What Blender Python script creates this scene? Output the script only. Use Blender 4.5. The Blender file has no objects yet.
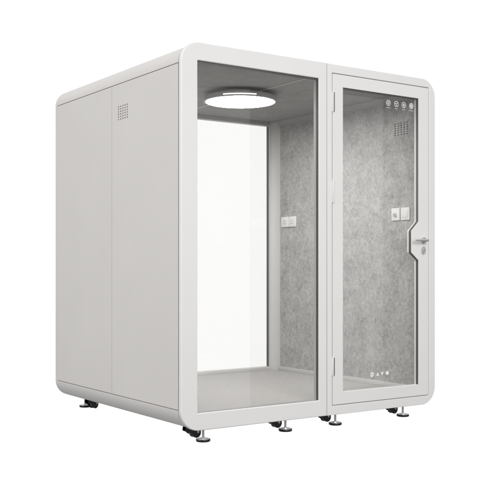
import bpy, bmesh, math, random
from mathutils import Vector, Matrix
random.seed(4)
PI = math.pi
SC = bpy.context.scene
COL = SC.collection

# ------------------------------------------------------------------ sizes (metres)
W, D, H = 2.098, 1.845, 2.30      # outer booth
Z0 = 0.083                        # underside above the ground
R = 0.125                         # corner radius of the shell
XI0, XI1 = 0.098, 2.000           # inner wall faces
YI0, YI1 = 0.055, 1.795
ZF, ZC = Z0 + 0.084, Z0 + 2.222   # floor and ceiling faces

# ------------------------------------------------------------------ materials
def mat(name, color, rough=0.5, metal=0.0, bump=None, var=None, spec=0.5, coat=0.0):
    m = bpy.data.materials.new(name); m.use_nodes = True
    nt = m.node_tree; b = nt.nodes['Principled BSDF']
    c = (*color, 1) if not isinstance(color, float) else (color, color, color, 1)
    b.inputs['Base Color'].default_value = c
    b.inputs['Roughness'].default_value = rough
    b.inputs['Metallic'].default_value = metal
    b.inputs['Specular IOR Level'].default_value = spec
    b.inputs['Coat Weight'].default_value = coat
    tc = nt.nodes.new('ShaderNodeTexCoord')
    if var:
        scale, amt = var
        n = nt.nodes.new('ShaderNodeTexNoise'); n.inputs['Scale'].default_value = scale
        n.inputs['Detail'].default_value = 5
        nt.links.new(tc.outputs['Object'], n.inputs['Vector'])
        mp = nt.nodes.new('ShaderNodeMapRange')
        mp.inputs['From Min'].default_value = 0.3; mp.inputs['From Max'].default_value = 0.7
        mp.inputs['To Min'].default_value = 1 - amt; mp.inputs['To Max'].default_value = 1 + amt
        nt.links.new(n.outputs['Fac'], mp.inputs['Value'])
        mx = nt.nodes.new('ShaderNodeVectorMath'); mx.operation = 'SCALE'
        mx.inputs[0].default_value = c[:3]
        nt.links.new(mp.outputs['Result'], mx.inputs['Scale'])
        nt.links.new(mx.outputs[0], b.inputs['Base Color'])
    if bump:
        scale, st, dist = bump
        n2 = nt.nodes.new('ShaderNodeTexNoise'); n2.inputs['Scale'].default_value = scale
        n2.inputs['Detail'].default_value = 3
        nt.links.new(tc.outputs['Object'], n2.inputs['Vector'])
        bp = nt.nodes.new('ShaderNodeBump'); bp.inputs['Strength'].default_value = st
        bp.inputs['Distance'].default_value = dist
        nt.links.new(n2.outputs['Fac'], bp.inputs['Height'])
        nt.links.new(bp.outputs['Normal'], b.inputs['Normal'])
    return m

def felt(name, lo, hi, tint=(1, .985, .965)):
    m = mat(name, 0.4, rough=0.95, spec=0.1)
    nt = m.node_tree; b = nt.nodes['Principled BSDF']
    tc = [n for n in nt.nodes if n.type == 'TEX_COORD'][0]
    def noise(scale, det, dist, rough=.6):
        n = nt.nodes.new('ShaderNodeTexNoise'); n.inputs['Scale'].default_value = scale
        n.inputs['Detail'].default_value = det; n.inputs['Distortion'].default_value = dist
        n.inputs['Roughness'].default_value = rough
        nt.links.new(tc.outputs['Object'], n.inputs['Vector']); return n
    a, f, g = noise(34, 10, .45, .80), noise(150, 4, 0, .8), noise(8, 5, .5)
    def math_(op, x, y):
        n = nt.nodes.new('ShaderNodeMath'); n.operation = op
        for i, v in enumerate((x, y)):
            if isinstance(v, (int, float)): n.inputs[i].default_value = v
            else: nt.links.new(v, n.inputs[i])
        return n.outputs[0]
    s = math_('ADD', math_('MULTIPLY', a.outputs['Fac'], .52), math_('MULTIPLY', f.outputs['Fac'], .27))
    s = math_('ADD', s, math_('MULTIPLY', g.outputs['Fac'], .21))
    rp = nt.nodes.new('ShaderNodeValToRGB')
    rp.color_ramp.elements[0].position = .40; rp.color_ramp.elements[1].position = .60
    rp.color_ramp.elements[0].color = (lo*tint[0], lo*tint[1], lo*tint[2], 1)
    rp.color_ramp.elements[1].color = (hi*tint[0], hi*tint[1], hi*tint[2], 1)
    nt.links.new(s, rp.inputs['Fac']); nt.links.new(rp.outputs['Color'], b.inputs['Base Color'])
    bp = nt.nodes.new('ShaderNodeBump'); bp.inputs['Strength'].default_value = .5
    bp.inputs['Distance'].default_value = .002
    nt.links.new(f.outputs['Fac'], bp.inputs['Height']); nt.links.new(bp.outputs['Normal'], b.inputs['Normal'])
    return m

def glass_mat(name, tint):
    m = bpy.data.materials.new(name); m.use_nodes = True
    nt = m.node_tree; nt.nodes.clear()
    o = nt.nodes.new('ShaderNodeOutputMaterial'); mx = nt.nodes.new('ShaderNodeMixShader')
    t = nt.nodes.new('ShaderNodeBsdfTransparent'); t.inputs['Color'].default_value = (*tint, 1)
    g = nt.nodes.new('ShaderNodeBsdfGlossy'); g.inputs['Roughness'].default_value = 0.0
    g.inputs['Color'].default_value = (1, 1, 1, 1)
    fr = nt.nodes.new('ShaderNodeFresnel'); fr.inputs['IOR'].default_value = 1.55
    ge = nt.nodes.new('ShaderNodeNewGeometry'); inv = nt.nodes.new('ShaderNodeMath'); inv.operation = 'SUBTRACT'; inv.inputs[0].default_value = 1
    mu = nt.nodes.new('ShaderNodeMath'); mu.operation = 'MULTIPLY'     # reflect at the entry face only (thin pane)
    nt.links.new(ge.outputs['Backfacing'], inv.inputs[1]); nt.links.new(inv.outputs[0], mu.inputs[1]); nt.links.new(fr.outputs[0], mu.inputs[0])
    nt.links.new(mu.outputs[0], mx.inputs[0]); nt.links.new(t.outputs[0], mx.inputs[1])
    nt.links.new(g.outputs[0], mx.inputs[2]); nt.links.new(mx.outputs[0], o.inputs['Surface'])
    return m

def emit(name, col, s):
    m = bpy.data.materials.new(name); m.use_nodes = True
    b = m.node_tree.nodes['Principled BSDF']
    b.inputs['Base Color'].default_value = (.8, .8, .8, 1)
    b.inputs['Emission Color'].default_value = (*col, 1)
    b.inputs['Emission Strength'].default_value = s
    return m

M = {
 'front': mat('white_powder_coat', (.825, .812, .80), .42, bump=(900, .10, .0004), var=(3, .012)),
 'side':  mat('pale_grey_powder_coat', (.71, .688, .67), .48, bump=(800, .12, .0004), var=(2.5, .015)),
 'dark':  mat('shadow_gap_black', (.09, .087, .083), .8),
 'rubber': mat('black_rubber', (.035, .034, .034), .6),
 'gasket': mat('dark_grey_gasket', (.09, .087, .083), .55),
 'felt':  felt('grey_marbled_felt', .29, .615),
 'ceil':  felt('ceiling_grey_felt', .31, .45),
 'floor': mat('beige_carpet', (.50, .487, .474), .95, bump=(260, .6, .002), var=(40, .05), spec=.1),
 'trim':  mat('interior_white_trim', (.62, .61, .595), .5),
 'cove':  mat('grey_coving', (.40, .39, .38), .5),
 'rail':  mat('ceiling_rail', (.62, .61, .60), .4),
 'plastic': mat('white_plastic', (.85, .845, .83), .3),
 'steel': mat('brushed_steel', (.62, .61, .60), .28, metal=1.0, bump=(300, .1, .0003)),
 'satin': mat('satin_nickel', (.62, .61, .60), .42, metal=.7),
 'chrome': mat('chrome', (.8, .8, .8), .12, metal=1.0),
 'zinc': mat('bright_zinc', (.90, .89, .88), .32, metal=.35),
 'black': mat('black_plastic', (.012, .012, .013), .38, bump=(200, .1, .0005)),
 'print': mat('white_print', (.92, .92, .92), .6),
 'housing': mat('lamp_housing_grey', (.42, .41, .40), .45),
 'glass': glass_mat('clear_glass', (.986, .986, .984)),
 'lamp':  emit('lamp_diffuser', (1, .995, .985), 36.0),
 'glint':  emit('rim_highlight', (1, .995, .985), 1.5),
}

# ------------------------------------------------------------------ mesh helpers
def link(name, me, m, parent=None, sharp=35):
    o = bpy.data.objects.new(name, me); COL.objects.link(o)
    for x in (m if isinstance(m, (list, tuple)) else [m]): me.materials.append(x)
    me.polygons.foreach_set('use_smooth', [True]*len(me.polygons))
    me.set_sharp_from_angle(angle=math.radians(sharp))
    if parent: o.parent = parent; o.matrix_parent_inverse = Matrix.Identity(4)
    me.update(); return o

def finish(name, bm, m, parent=None, sharp=35):
    bmesh.ops.recalc_face_normals(bm, faces=bm.faces)
    me = bpy.data.meshes.new(name); bm.to_mesh(me); bm.free()
    return link(name, me, m, parent, sharp)

def box(bm, x0, x1, y0, y1, z0, z1, bev=0.0, seg=2, mi=0):
    r = bmesh.ops.create_cube(bm, size=1)
    vs = r['verts']
    for v in vs:
        v.co = Vector(((x0+x1)/2 + v.co.x*(x1-x0), (y0+y1)/2 + v.co.y*(y1-y0), (z0+z1)/2 + v.co.z*(z1-z0)))
    fs = set(f for v in vs for f in v.link_faces)
    for f in fs: f.material_index = mi
    if bev:
        es = list(set(e for v in vs for e in v.link_edges))
        bmesh.ops.bevel(bm, geom=es, offset=bev, segments=seg, affect='EDGES', profile=.5)

def cyl(bm, p0, p1, r0, r1=None, seg=32, mi=0, caps=True):
    p0, p1 = Vector(p0), Vector(p1); r1 = r0 if r1 is None else r1
    d = p1-p0; q = d.to_track_quat('Z', 'Y').to_matrix().to_4x4()
    before = set(bm.faces)
    bmesh.ops.create_cone(bm, segments=seg, radius1=r0, radius2=r1, depth=d.length, cap_ends=caps,
                          matrix=Matrix.Translation((p0+p1)/2) @ q)
    for f in set(bm.faces)-before: f.material_index = mi

def lathe(bm, c, prof, seg=48, mi=0):
    """prof: list of (radius, z) from the bottom to the top, round a vertical axis"""
    rings = []
    for r, z in prof:
        if r <= 1e-6: rings.append([bm.verts.new((c[0], c[1], c[2]+z))])
        else: rings.append([bm.verts.new((c[0]+r*math.cos(2*PI*k/seg), c[1]+r*math.sin(2*PI*k/seg), c[2]+z)) for k in range(seg)])
    for a, b in zip(rings, rings[1:]):
        for k in range(seg):
            j = (k+1) % seg
            if len(a) == 1 and len(b) == 1: continue
            if len(a) == 1: f = bm.faces.new((a[0], b[j], b[k]))
            elif len(b) == 1: f = bm.faces.new((a[k], a[j], b[0]))
            else: f = bm.faces.new((a[k], a[j], b[j], b[k]))
            f.material_index = mi

def prism_y(bm, pts, y0, y1, mi=0):
    a = [bm.verts.new((x, y0, z)) for x, z in pts]; b = [bm.verts.new((x, y1, z)) for x, z in pts]
    n = len(pts); fs = [bm.faces.new(a), bm.faces.new(b[::-1])]
    for i in range(n): fs.append(bm.faces.new((a[i], b[i], b[(i+1) % n], a[(i+1) % n])))
    for f in fs: f.material_index = mi

def prism_z(bm, pts, z0, z1, mi=0):
    a = [bm.verts.new((x, y, z0)) for x, y in pts]; b = [bm.verts.new((x, y, z1)) for x, y in pts]
    n = len(pts); fs = [bm.faces.new(a), bm.faces.new(b[::-1])]
    for i in range(n): fs.append(bm.faces.new((a[i], b[i], b[(i+1) % n], a[(i+1) % n])))
    for f in fs: f.material_index = mi

def arc(cx, cz, r, a0, a1, n=20):
    return [(cx + r*math.cos(math.radians(a0+(a1-a0)*i/n)), cz + r*math.sin(math.radians(a0+(a1-a0)*i/n))) for i in range(n+1)]

def rrect(x0, x1, z0, z1, tl=0, tr=0, br=0, bl=0, n=20):
    """outline, counter-clockwise, each corner with its own radius"""
    p = []
    p += arc(x0+bl, z0+bl, bl, 180, 270, n) if bl else [(x0, z0)]
    p += arc(x1-br, z0+br, br, 270, 360, n) if br else [(x1, z0)]
    p += arc(x1-tr, z1-tr, tr, 0, 90, n) if tr else [(x1, z1)]
    p += arc(x0+tl, z1-tl, tl, 90, 180, n) if tl else [(x0, z1)]
    return p

def plate(name, outer, holes, y0, y1, bev, m, parent, res=3):
    """sheet in the x-z plane with holes and rounded edges, from y0 to y1"""
    cu = bpy.data.curves.new(name, 'CURVE'); cu.dimensions = '2D'; cu.fill_mode = 'BOTH'
    cu.extrude = (y1-y0)/2 - bev; cu.bevel_depth = bev; cu.bevel_resolution = res; cu.offset = -bev
    for pts in [outer]+list(holes):
        s = cu.splines.new('POLY'); s.points.add(len(pts)-1); s.use_cyclic_u = True
        for q, (x, z) in zip(s.points, pts): q.co = (x, z, 0, 1)
    t = bpy.data.objects.new('tmp', cu); COL.objects.link(t)
    dg = bpy.context.evaluated_depsgraph_get(); dg.update()
    me = bpy.data.meshes.new_from_object(t.evaluated_get(dg))
    bpy.data.objects.remove(t); bpy.data.curves.remove(cu)
    me.transform(Matrix.Translation((0, (y0+y1)/2, 0)) @ Matrix.Rotation(PI/2, 4, 'X'))
    bm = bmesh.new(); bm.from_mesh(me); bmesh.ops.remove_doubles(bm, verts=bm.verts, dist=1e-5)
    bpy.data.meshes.remove(me)
    o = finish(name, bm, m, parent, 50)
    wn = o.modifiers.new('weighted', 'WEIGHTED_NORMAL'); wn.keep_sharp = True; wn.weight = 100; return o

def empty(name, loc=(0, 0, 0), parent=None):
    o = bpy.data.objects.new(name, None); COL.objects.link(o); o.location = loc
    o.empty_display_size = .1
    if parent: o.parent = parent
    return o

# ------------------------------------------------------------------ the booth
booth = empty('office_booth')
booth['label'] = 'white soundproof office booth with a glass door, wide front window and round ceiling light'
booth['category'] = 'office booth'

def zr(z): return Z0 + z
TOPC, BOTC = H-.130, .127         # where the flat side panels end

# shell: top cap and bottom cap, bent round the corners
YS0, YS1 = .034, D-.034
T = .016
RT, RB = .118, .117               # the shell sits about a centimetre inside the front frame
def cap(top):
    if top:
        zc = zr(TOPC)
        o = [(0, zc+.002)] + arc(RT, zc, RT, 178, 90) + arc(W-RT, zc, RT, 90, 2) + [(W, zc+.002)]
        i = [(W-T, zc+.002)] + arc(W-RT, zc, RT-T, 2, 90) + arc(RT, zc, RT-T, 90, 178) + [(T, zc+.002)]
    else:
        zc = zr(BOTC)
        o = [(0, zc-.002)] + arc(RB, zc, RB, 182, 270) + arc(W-RB, zc, RB, 270, 358) + [(W, zc-.002)]
        i = [(W-T, zc-.002)] + arc(W-RB, zc, RB-T, 358, 270) + arc(RB, zc, RB-T, 270, 182) + [(T, zc-.002)]
    return o+i
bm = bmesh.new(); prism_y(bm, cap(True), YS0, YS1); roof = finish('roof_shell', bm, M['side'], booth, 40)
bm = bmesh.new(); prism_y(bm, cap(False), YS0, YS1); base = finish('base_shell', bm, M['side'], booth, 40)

# dark core seen in the joints between the panels
for x0, x1 in ((.0175, .026), (W-.026, W-.0175)):
    bm = bmesh.new(); box(bm, x0, x1, .0305, D-.0305, zr(BOTC-.02), zr(TOPC+.02)); finish('inner_frame', bm, M['dark'], booth)
ys = .905

def vent_rects(cy, cz, cols=5, rows=6, dy=.031, dz=.0166, w=.0165, h=.0085):
    return [(cy+(i-(cols-1)/2)*dy-w/2, cy+(i-(cols-1)/2)*dy+w/2, cz+(j-(rows-1)/2)*dz-h/2, cz+(j-(rows-1)/2)*dz+h/2)
            for i in range(cols) for j in range(rows)]

def slab_yz(name, x0, x1, y0, y1, z0, z1, rects, bev, m, parent):
    """upright panel whose faces look along x, with rectangular holes"""
    o = rrect(y0, y1, z0, z1); hs = [rrect(a, b, c, d, *(4*[min(b-a, d-c)*.45]), n=4) for a, b, c, d in rects]
    p = plate(name, o, hs, 0, x1-x0, bev, m, parent, 2)
    # plate lies in x-z with thickness along y: turn it so that x -> y
    mt = Matrix(((0, 1, 0, x0), (1, 0, 0, 0), (0, 0, 1, 0), (0, 0, 0, 1)))
    p.data.transform(mt); p.data.flip_normals(); p.modifiers.clear()
    p.data.polygons.foreach_set('use_smooth', [False]*len(p.data.polygons)); p.data.update()
    return p

for xa, xb in ((0, T), (W-T, W)):
    for k, (ya, yb) in enumerate(((YS0+.004, ys-.002), (ys+.002, YS1-.004))):
        rects = vent_rects(.745, zr(1.978)) if k == 0 and xa == 0 else []
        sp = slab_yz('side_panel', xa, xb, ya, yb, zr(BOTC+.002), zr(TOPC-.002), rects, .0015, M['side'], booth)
        if rects:
            bm = bmesh.new(); box(bm, .0165, .0172, .66, .83, zr(1.92), zr(2.04))
            v = finish('vent_screen', bm, M['black'], sp)

# front frame, left module round the fixed window, right module round the door
plate('front_frame', rrect(0, 1.1015, zr(0), zr(H), tl=R, bl=R),
      [rrect(.114, 1.034, zr(.105), zr(2.193), *(4*[.004]), n=4)], 0, .030, .006, M['front'], booth, 4)
plate('front_frame', rrect(1.1045, W, zr(0), zr(H), tr=R, br=R),
      [rrect(1.146, 2.0355, zr(.061), zr(2.2425), *(4*[.003]), n=3)], 0, .030, .004, M['front'], booth, 4)
# inner jambs
plate('window_jamb', rrect(.105, 1.0455, zr(.09), zr(2.204)),
      [rrect(.1145, 1.0335, zr(.1055), zr(2.1925))], .0305, .054, .002, M['trim'], booth, 1)
plate('door_jamb', rrect(XI0, XI1-.0005, ZF+.001, ZC-.001), [rrect(.103, 1.047, zr(.09), zr(2.2055)), rrect(1.140, 1.985, zr(.088), zr(2.215))],
      .0305, .0540, .0008, M['trim'], booth, 1)
bm = bmesh.new(); box(bm, 1.0995, 1.1065, .0085, .0298, zr(.01), zr(H-.01)); finish('joint_seal', bm, M['gasket'], booth)

# fixed front window
bm = bmesh.new(); box(bm, .117, 1.031, .010, .017, zr(.108), zr(2.190)); fw = finish('front_window', bm, M['glass'], booth, 1)
for a in ((1.0312, 1.0343, .0072, .023, zr(.1055), zr(2.1928)), (.1165, 1.0308, .0072, .0535, zr(2.1900), zr(2.1932))):
    bm = bmesh.new(); box(bm, *a); finish('gasket', bm, M['gasket'], fw)

bm = bmesh.new(); box(bm, .1145, 1.0305, .0175, .0535, zr(.1045), zr(.1085)); box(bm, .1145, 1.0305, .0050, .0095, zr(.1046), zr(.1082))
finish('sill_dimming_strip', bm, M['cove'], fw)  # grey strip added over the sill to tone down its lit reveal

# door
door = empty('door', (0, 0, 0), booth)
DX0, DX1, DZ0, DZ1 = 1.1500, 2.0315, zr(.0650), zr(2.2385)
gl, gr, gb, gt = 1.239, 1.935, zr(.144), zr(2.156)
notch = [(gl, gb), (gr, gb), (gr, zr(1.012)), (gr-.003, zr(1.020)), (1.867, zr(1.070)), (1.865, zr(1.078)), (1.865, zr(1.218)),
         (1.867, zr(1.226)), (gr-.003, zr(1.287)), (gr, zr(1.295)), (gr, gt), (gl, gt)]
def inset(pts, d):
    n = len(pts); out = []
    for i in range(n):
        p, q, r = Vector(pts[i-1]), Vector(pts[i]), Vector(pts[(i+1) % n])
        a = (q-p).normalized(); b = (r-q).normalized()
        na, nb = Vector((-a.y, a.x)), Vector((-b.y, b.x))
        k = d/max(.3, 1+na.dot(nb)); out.append(tuple(q+(na+nb)*k))
    return out
plate('door_frame', rrect(DX0, DX1, DZ0, DZ1, *(4*[.002]), n=3), [notch], .0005, .044, .0022, M['front'], door, 3)
bm = bmesh.new(); prism_y(bm, inset(notch, .003), .008, .016); finish('door_glass', bm, M['glass'], door, 1)
o_, i_ = inset(notch, -.0003), inset(notch, .003)
bm = bmesh.new(); prism_y(bm, o_[1:11]+i_[1:11][::-1], .0052, .024); finish('gasket', bm, M['gasket'], door)
bm = bmesh.new(); prism_y(bm, [o_[10], o_[11], i_[11], i_[10]], .0052, .0435); finish('gasket', bm, M['gasket'], door)
bm = bmesh.new()   # rebate behind the door gap
for a in ((1.142, 1.152, .031, .040, zr(.06), zr(2.243)),):
    box(bm, *a)
prism_y(bm, [(1.1455, zr(.0605)), (1.152, zr(.067)), (1.152, zr(2.2365)), (1.1455, zr(2.243))], .012, .0295)
prism_y(bm, [(2.036, zr(.0605)), (2.036, zr(2.243)), (2.030, zr(2.2365)), (2.030, zr(.067))], .012, .0295)
prism_y(bm, [(1.1455, zr(.0605)), (2.036, zr(.0605)), (2.030, zr(.067)), (1.152, zr(.067))], .012, .0295)
prism_y(bm, [(1.1455, zr(2.243)), (1.152, zr(2.2365)), (2.030, zr(2.2365)), (2.036, zr(2.243))], .012, .0295)
finish('door_seal', bm, M['gasket'], booth)

for za, zb in ((1.987, 2.116), (1.391, 1.536), (.258, .377)):
    hg = bmesh.new()
    box(hg, 1.1445, 1.1565, -.0055, .006, zr(za), zr(zb), .0015)
    h = finish('hinge', hg, M['front'], door)
    k = bmesh.new(); cyl(k, (1.1600, -.0020, zr(za+.001)), (1.1600, -.0020, zr(zb-.001)), .0046, seg=20)
    for q in (.33, .66):
        z = zr(za+(zb-za)*q); cyl(k, (1.1600, -.0020, z-.0012), (1.1600, -.0020, z+.0012), .0050, seg=20)
    finish('hinge_pin', k, M['side'] if za == 1.391 else M['gasket'], h)

# handle (both sides) and key cylinder
def lever(y, s):
    """y: door face, s: -1 outside, +1 inside"""
    bm = bmesh.new(); cx, cz = 1.983, zr(1.158)
    cyl(bm, (cx, y, cz), (cx, y+s*.007, cz), .0235, seg=40); cyl(bm, (cx, y+s*.007, cz), (cx, y+s*.010, cz), .0235, .021, seg=40)
    cyl(bm, (cx, y+s*.010, cz), (cx, y+s*.048, cz), .0085, seg=24)
    pts = [(0, .048, .0088), (-.006, .052, .0090), (-.03, .053, .0085), (-.08, .0525, .0080), (-.118, .0515, .0076), (-.128, .050, .005)]
    prev = None
    for dx, dy, r in pts:
        ring = [bm.verts.new((cx+dx, y+s*dy+.55*r*math.cos(t*PI/8), cz+r*math.sin(t*PI/8))) for t in range(16)]
        if prev:
            for i in range(16): bm.faces.new((prev[i], prev[(i+1) % 16], ring[(i+1) % 16], ring[i]))
        else: bm.faces.new(ring[::-1])
        prev = ring
    bm.faces.new(prev)
    return bm
finish('handle', lever(.0005, -1), M['satin'], door, 50)
finish('handle', lever(.044, 1), M['satin'], door, 50)
bm = bmesh.new()
cz = zr(1.088)
def oval(rx, rz, n=32): return [(1.980+rx*math.cos(2*PI*i/n), cz+rz*math.sin(2*PI*i/n)) for i in range(n)]
prism_y(bm, oval(.0205, .0285), -.006, .0006); prism_y(bm, oval(.0085, .0165), -.0095, -.0058)
lk = finish('lock', bm, M['satin'], door, 50)
bm = bmesh.new(); box(bm, 1.9788, 1.9812, -.0102, -.0094, cz-.003, cz+.008); finish('keyhole', bm, M['black'], lk)

# printed icons on the glass (thin film on the outside of the pane)
YP = .0074
def ring(bm, cx, cz, r0, r1, n=40, y=YP):
    a = [bm.verts.new((cx+r1*math.cos(2*PI*i/n), y, cz+r1*math.sin(2*PI*i/n))) for i in range(n)]
    b = [bm.verts.new((cx+r0*math.cos(2*PI*i/n), y, cz+r0*math.sin(2*PI*i/n))) for i in range(n)]
    for i in range(n): bm.faces.new((a[i], a[(i+1) % n], b[(i+1) % n], b[i]))
def poly(bm, pts, y=YP): bm.faces.new([bm.verts.new((x, y, z)) for x, z in pts])
def stroke(bm, x0, z0, x1, z1, w):
    d = Vector((x1-x0, z1-z0)).normalized(); n = Vector((-d.y, d.x))*w/2
    poly(bm, [(x0+n.x, z0+n.y), (x1+n.x, z1+n.y), (x1-n.x, z1-n.y), (x0-n.x, z0-n.y)])
def disc(bm, cx, cz, r, n=24): poly(bm, [(cx+r*math.cos(2*PI*i/n), cz+r*math.sin(2*PI*i/n)) for i in range(n)])
ICX = [1.653, 1.727, 1.798, 1.870]
for k, cx in enumerate(ICX):
    bm = bmesh.new(); c = zr(2.097); rr = .0205
    ring(bm, cx, c, rr-.0035, rr)
    if k == 0:      # sound bars and a slash
        ring(bm, cx, c, .0075, .0105); stroke(bm, cx-.013, c-.013, cx+.013, c+.013, .003)
    if k == 1:      # fan
        for t in range(3):
            a = t*2*PI/3+.4
            poly(bm, [(cx, c), (cx+.013*math.cos(a), c+.013*math.sin(a)), (cx+.0125*math.cos(a+.8), c+.0125*math.sin(a+.8))])
    if k == 2:      # lamp with rays
        disc(bm, cx, c, .0065)
        for t in range(8):
            a = t*PI/4; stroke(bm, cx+.009*math.cos(a), c+.009*math.sin(a), cx+.0135*math.cos(a), c+.0135*math.sin(a), .0026)
    if k == 3:      # socket
        ring(bm, cx, c, .006, .0125); disc(bm, cx-.003, c, .0018, 10); disc(bm, cx+.003, c, .0018, 10)
    # the caption under it: tiny letters
    random.seed(10+k); n = (7, 4, 5, 8)[k]; x = cx-n*.0058/2
    for i in range(n):
        stroke(bm, x+.001, zr(2.0605), x+.001, zr(2.0675), .0014)
        stroke(bm, x+.001, zr((2.0612, 2.0668, 2.064)[random.randrange(3)]), x+.0045, zr((2.0612, 2.0668, 2.064)[i % 3]), .0014)
        x += .0058
    finish('icon', bm, M['print'], door)
bm = bmesh.new()      # the small row of marks low on the door
cx, c = 1.503, zr(.243)
o = rrect(cx-.0135, cx+.0135, c-.0160, c+.0145, .004, .012, .012, .004, n=8)
i_ = rrect(cx-.0045, cx+.0035, c-.0075, c+.006, .002, .004, .004, .002, n=8)
vo = [bm.verts.new((x, YP, z)) for x, z in o]; vi = [bm.verts.new((x, YP, z)) for x, z in i_]
for a in range(len(vo)): b = (a+1) % len(vo); bm.faces.new((vo[a], vo[b], vi[b], vi[a]))
finish('mark', bm, M['print'], door)
bm = bmesh.new(); poly(bm, [(1.541, c-.012), (1.567, c-.012), (1.554, c+.011)]); finish('mark', bm, M['print'], door)
bm = bmesh.new(); poly(bm, [(1.583, c+.010), (1.608, c+.010), (1.5955, c-.013)]); finish('mark', bm, M['print'], door)
bm = bmesh.new(); disc(bm, 1.642, c+.001, .0138); finish('mark', bm, M['print'], door)

# back frame and window
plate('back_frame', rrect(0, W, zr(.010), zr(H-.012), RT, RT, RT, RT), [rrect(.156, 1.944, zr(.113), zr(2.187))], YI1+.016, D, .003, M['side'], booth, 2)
bm = bmesh.new(); box(bm, .159, 1.941, D-.030, D-.023, zr(.116), zr(2.184)); bw = finish('back_window', bm, M['glass'], booth, 1)
for a, b in ((.1555, .159), (1.9405, 1.9445)):
    bm = bmesh.new(); box(bm, a, b, YI1+.0148, D-.014, zr(.1135), zr(2.1865)); finish('gasket', bm, M['gasket'], bw)

# ------------------------------------------------------------------ interior
YW1 = 1.717      # where the felt ends at the corner post
# wall linings with the inner vent
rv = vent_rects(.243, zr(1.978), dy=.031)
wl = slab_yz('wall_lining', XI1, W-.0265, YI0+.001, YW1, ZF, ZC, rv, .0008, M['felt'], booth)
bm = bmesh.new(); box(bm, XI1+.012, XI1+.014, .16, .33, zr(1.92), zr(2.04)); finish('vent_screen', bm, M['black'], wl)
slab_yz('wall_lining', .0265, XI0, YI0+.001, YW1, ZF, ZC, [], .0008, M['felt'], booth)
# corner posts with a hollow-rounded face
for side in (1, -1):
    bm = bmesh.new()
    X = (lambda x: x) if side > 0 else (lambda x: XI0+XI1-x)
    pts = [(X(1.944), YI1+.0145), (X(1.944), YI1)]
    n = 14
    for i in range(n+1):
        a = i/n*PI/2
        pts.append((X(1.950+.052*math.sin(a)), YI1-.078*(1-math.cos(a))))
    pts += [(X(2.006), YW1-.0), (X(2.070), YW1+.0005), (X(2.070), YI1+.0145)]
    prism_z(bm, pts, ZF, ZC-.0005); finish('corner_post', bm, M['trim'], booth, 40)
# ceiling and floor
bm = bmesh.new(); prism_y(bm, [(.0265, ZC), (W-.0265, ZC), (W-.04, ZC+.03), (W-.09, zr(H-.022)), (.09, zr(H-.022)), (.04, ZC+.03)], .0305, YI1+.015); cl = finish('ceiling_panel', bm, M['ceil'], booth)
bm = bmesh.new(); prism_y(bm, [(.0265, ZF), (W-.0265, ZF), (W-.04, zr(.055)), (W-.09, zr(.022)), (.09, zr(.022)), (.04, zr(.055))], .0305, YI1+.015); finish('floor_panel', bm, M['floor'], booth)
bm = bmesh.new(); box(bm, 1.043, 1.057, .056, YI1, ZC-.005, ZC+.001, .0015); finish('ceiling_rail', bm, M['rail'], booth)
# coving along the walls and back, skirting
bm = bmesh.new()
def cove_pts(X, c):   # profile in x-z
    return [(X(XI1+.001), ZC+.001), (X(XI1-c), ZC+.001), (X(XI1-c), ZC-.006)] + \
           [(X(XI1-c + c*.9*math.sin(i/8*PI/2)), ZC-.006-(c-.004)*(1-math.cos(i/8*PI/2))) for i in range(1, 9)] + [(X(XI1+.001), ZC-c-.002)]
prism_y(bm, cove_pts(lambda x: x, .046), YI0+.0015, YI1-.070); finish('coving', bm, M['cove'], booth, 40)
bm = bmesh.new(); prism_y(bm, cove_pts(lambda x: XI0+XI1-x, .046), YI0+.0015, YI1-.070); finish('coving', bm, M['cove'], booth, 40)
bm = bmesh.new(); box(bm, .160, 1.943, YI1-.010, YI1+.014, zr(2.188), ZC+.001, .003); finish('coving', bm, M['cove'], booth)
for a, b in ((XI1-.012, XI1+.001), (XI0-.001, XI0+.012)):
    bm = bmesh.new(); box(bm, a, b, YI0+.0015, YW1+.004, ZF-.001, zr(.120), .003); finish('skirting', bm, M['trim'], booth)
bm = bmesh.new(); box(bm, .152, 1.948, YI1-.014, YI1+.014, ZF-.001, zr(.1125), .003); finish('skirting', bm, M['trim'], booth)

# ceiling light
lc = (.992, .845, 0)
bm = bmesh.new()
lathe(bm, (lc[0], lc[1], 0), [(.165, ZC+.001), (.165, ZC-.018), (.215, ZC-.020), (.256, ZC-.026), (.264, ZC-.034), (.264, ZC-.062), (.257, ZC-.0655), (.250, ZC-.0645), (.250, ZC-.05)], 96)
lamp = finish('ceiling_light', bm, M['housing'], booth, 50)
bm = bmesh.new(); lathe(bm, (lc[0], lc[1], 0), [(0, ZC-.0655), (.20, ZC-.0655), (.245, ZC-.065), (.2498, ZC-.061), (.2498, ZC-.052)], 96)
finish('diffuser', bm, M['lamp'], lamp, 60)
bm = bmesh.new()     # highlight put in as emission, a bright band on the housing front
n = 16
def pt(a, r, z): return (lc[0]+r*math.cos(a), lc[1]+r*math.sin(a), z)
a0 = math.radians(235-26); a1 = math.radians(235+26)
for i in range(n):
    u = a0+(a1-a0)*i/n; v = a0+(a1-a0)*(i+1)/n
    q = [bm.verts.new(p) for p in (pt(u, .2648, ZC-.054), pt(v, .2648, ZC-.054), pt(v, .2648, ZC-.046), pt(u, .2648, ZC-.046))]
    bm.faces.new(q)
finish('rim_highlight', bm, M['glint'], lamp, 60)

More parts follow.
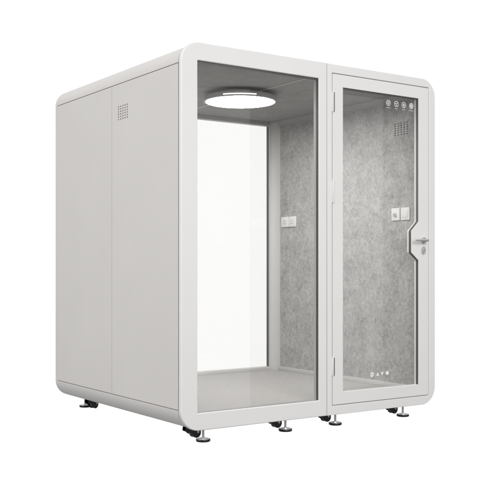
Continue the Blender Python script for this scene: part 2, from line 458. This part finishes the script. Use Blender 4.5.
# switches and sockets on the right inner wall
def wall_plate(name, y0, y1, z0, z1, kind):
    bm = bmesh.new(); box(bm, XI1-.009, XI1+.002, y0, y1, zr(z0), zr(z1), .0025, 3)
    p = finish(name, bm, M['plastic'], booth)
    yc, zc = (y0+y1)/2, zr((z0+z1)/2)
    bm = bmesh.new()
    if kind == 'rocker':
        box(bm, XI1-.0115, XI1-.0085, yc-.026, yc+.026, zc-.028, zc+.028, .001); finish('rocker', bm, M['plastic'], p)
    elif kind == 'dial':
        cyl(bm, (XI1-.0085, yc, zc-.004), (XI1-.021, yc, zc-.004), .0145, .0125, 28); finish('knob', bm, M['satin'], p)
    else:
        for dy, dz, r in ((-.010, .008, 0), (.010, .008, 0), (-.012, -.014, 1), (.012, -.014, -1)):
            box(bm, XI1-.0096, XI1-.0088, yc+dy-.0018, yc+dy+.0018, zc+dz-.006, zc+dz+.006)
        finish('socket_holes', bm, M['gasket'], p)
wall_plate('light_switch', .2535, .336, 1.311, 1.402, 'dial')
wall_plate('light_switch', .1500, .238, 1.311, 1.402, 'rocker')
wall_plate('power_socket', 1.595, 1.694, 1.311, 1.398, 'socket')
wall_plate('power_socket', 1.494, 1.591, 1.311, 1.398, 'socket')

# ------------------------------------------------------------------ feet and castors
def copy_tree(o, parent):
    c = o.copy(); COL.objects.link(c); c.parent = parent
    for ch in o.children: copy_tree(ch, c)
    return c

foot = empty('levelling_foot', (0, 0, 0), booth)
bm = bmesh.new(); cyl(bm, (0, 0, .012), (0, 0, Z0+.014), .0068, seg=24)
for i in range(9): z = .026+i*.006; cyl(bm, (0, 0, z), (0, 0, z+.0028), .0076, seg=24)
finish('stem', bm, M['steel'], foot)
bm = bmesh.new(); cyl(bm, (0, 0, .0165), (0, 0, .0235), .0125, seg=6); finish('nut', bm, M['chrome'], foot)
bm = bmesh.new(); lathe(bm, (0, 0, 0), [(0, .0), (.041, .0), (.044, .003), (.044, .012), (.0415, .0155), (.036, .0155), (.033, .0125), (0, .0125)], 48)
finish('pad', bm, M['black'], foot, 50)
bm = bmesh.new(); lathe(bm, (0, 0, 0), [(.0385, .0154), (.0375, .0168), (.034, .0165), (.030, .0142), (.020, .0150), (.014, .0185), (0, .0185)], 40)
finish('pad_cap', bm, M['zinc'], foot, 60)

cast = empty('castor', (0, 0, 0), booth)
def cprof(s=1.0):
    top = Z0-.004; wx, wz, r = .012, .034, .0305
    return [(-.064, top), (-.068, .056), (-.064, .050), (-.048, .044), (-.030, .030)] + \
           [(wx+r*math.cos(math.radians(a)), wz+r*math.sin(math.radians(a))) for a in range(195, 361, 12)] + [(wx+r, wz+.014), (wx+r-.004, top-.004), (wx+.022, top)]
bm = bmesh.new()
prism_y(bm, cprof(), -.0205, -.0165); prism_y(bm, cprof(), .0165, .0205)
box(bm, -.062, .036, -.0205, .0205, Z0-.0065, Z0-.0025, .001)
cyl(bm, (-.012, 0, Z0-.005), (-.012, 0, Z0+.014), .018, seg=24)
bmesh.ops.translate(bm, verts=bm.verts, vec=(0, 0, 0))
finish('fork', bm, M['black'], cast)
bm = bmesh.new(); cyl(bm, (.012, -.0145, .034), (.012, .0145, .034), .0290, seg=40); finish('wheel', bm, M['rubber'], cast)
bm = bmesh.new(); cyl(bm, (.020, -.0235, .040), (.020, .0235, .040), .0075, seg=20); finish('axle', bm, M['chrome'], cast)

FX = (.205, .826, 1.243, 1.864)
first = True
for y in (.085, D-.080):
    for x in FX:
        o = foot if first else copy_tree(foot, booth)
        o.location = (x, y, 0); first = False
first = True
for y in (.205, D-.200):
    for i, x in enumerate(FX):
        o = cast if first else copy_tree(cast, booth)
        o.location = (x+.004, y, 0); first = False
        o.rotation_euler = (0, 0, math.radians((2, -3, 1, -2)[i] if y < 1 else (25, 20, -12, 15)[i]))

# perforation row along the left underside, black discs standing for the holes
for i in range(16):
    bm = bmesh.new(); y = 1.36-i*.056
    a = math.radians(238); r = R
    c = Vector((RB+RB*math.cos(a), y, zr(BOTC)+RB*math.sin(a))); nrm = Vector((math.cos(a), 0, math.sin(a)))
    cyl(bm, c-nrm*.004, c+nrm*.0006, .0052, seg=12)
    finish('perforation_dot', bm, M['black'], booth)

# ------------------------------------------------------------------ the surface: clear acrylic product table over the white lightbox
m = bpy.data.materials.new('clear_acrylic'); m.use_nodes = True
nt = m.node_tree; nt.nodes.clear()
o = nt.nodes.new('ShaderNodeOutputMaterial'); mx = nt.nodes.new('ShaderNodeMixShader'); mx.inputs[0].default_value = .02
t = nt.nodes.new('ShaderNodeBsdfTransparent'); g = nt.nodes.new('ShaderNodeBsdfGlossy'); g.inputs['Roughness'].default_value = .25
nt.links.new(t.outputs[0], mx.inputs[1]); nt.links.new(g.outputs[0], mx.inputs[2]); nt.links.new(mx.outputs[0], o.inputs['Surface'])
bm = bmesh.new()
vs = [bm.verts.new((1+4.1*math.cos(2*PI*i/64), .9+4.1*math.sin(2*PI*i/64), -.001)) for i in range(64)]
bm.faces.new(vs); fl = finish('floor', bm, m); fl['kind'] = 'structure'

# ------------------------------------------------------------------ camera
TH = math.radians(34.7)
r_ = Vector((math.cos(TH), -math.sin(TH), 0)); f_ = Vector((math.sin(TH), math.cos(TH), 0))
cp = -(-.394*r_ + 5.40*f_); cp.z = Z0+.965
cam = bpy.data.cameras.new('camera'); co = bpy.data.objects.new('camera', cam); COL.objects.link(co)
co.location = cp; co.rotation_euler = (PI/2, 0, -TH)
cam.sensor_width = 36; cam.lens = 919/497*36; cam.shift_y = 17.7/497; cam.clip_end = 200; cam.clip_start = .05
SC.camera = co

# ------------------------------------------------------------------ light: white backdrop beyond the booth, dimmer studio behind the camera
w = bpy.data.worlds.new('World'); SC.world = w; w.use_nodes = True
nt = w.node_tree; bg = nt.nodes['Background']
tc = nt.nodes.new('ShaderNodeTexCoord')
def vdot(v):
    n = nt.nodes.new('ShaderNodeVectorMath'); n.operation = 'DOT_PRODUCT'; n.inputs[1].default_value = v
    nt.links.new(tc.outputs['Generated'], n.inputs[0]); return n.outputs['Value']
def mr(val, a, b, c, d):
    n = nt.nodes.new('ShaderNodeMapRange'); n.interpolation_type = 'SMOOTHSTEP'
    for k, v in zip(('From Min', 'From Max', 'To Min', 'To Max'), (a, b, c, d)): n.inputs[k].default_value = v
    nt.links.new(val, n.inputs['Value']); return n.outputs[0]
def mth(op, a, b):
    n = nt.nodes.new('ShaderNodeMath'); n.operation = op
    for i, v in enumerate((a, b)):
        if isinstance(v, (int, float)): n.inputs[i].default_value = v
        else: nt.links.new(v, n.inputs[i])
    return n.outputs[0]
zz = vdot((0, 0, 1))
back = mr(vdot((f_.x, f_.y, 0)), .45, .72, 0, 1)
room = mth('ADD', mr(zz, -.45, .35, .02, .60), mr(vdot((-1, 0, 0)), -.2, .9, 0, .10))
mixn = mth('ADD', mth('MULTIPLY', back, 1.045), mth('MULTIPLY', mth('SUBTRACT', 1, back), room))
nt.links.new(mixn, bg.inputs['Strength']); bg.inputs['Color'].default_value = (1, .998, .994, 1)

def area(name, loc, aim, size, power, size_y=None):
    l = bpy.data.lights.new(name, 'AREA'); l.energy = power; l.size = size
    if size_y: l.shape = 'RECTANGLE'; l.size_y = size_y
    o = bpy.data.objects.new(name, l); COL.objects.link(o); o.location = loc
    o.rotation_euler = (Vector(aim)-Vector(loc)).to_track_quat('-Z', 'Y').to_euler(); return o
area('softbox_key', (-.8, -6.4, 3.4), (1.0, 0, 1.4), 3.0, 258)
area('softbox_side', (-6.0, .5, 3.0), (0, 1.0, 1.4), 2.5, 154)
area('strip_light', (1.95, -3.55, 1.15), (.3, 0, 1.15), 1.7, 14, 3.5)
area('strip_light', (4.19, -3.25, 1.35), (4.19, 0, 1.35), .90, 7, 3.3)

SC.view_settings.view_transform = 'Standard'; SC.view_settings.look = 'None'
SC.view_settings.exposure = 0; SC.view_settings.gamma = 1
SC.render.engine = 'CYCLES'
SC.cycles.max_bounces = 12; SC.cycles.transparent_max_bounces = 24; SC.cycles.diffuse_bounces = 6
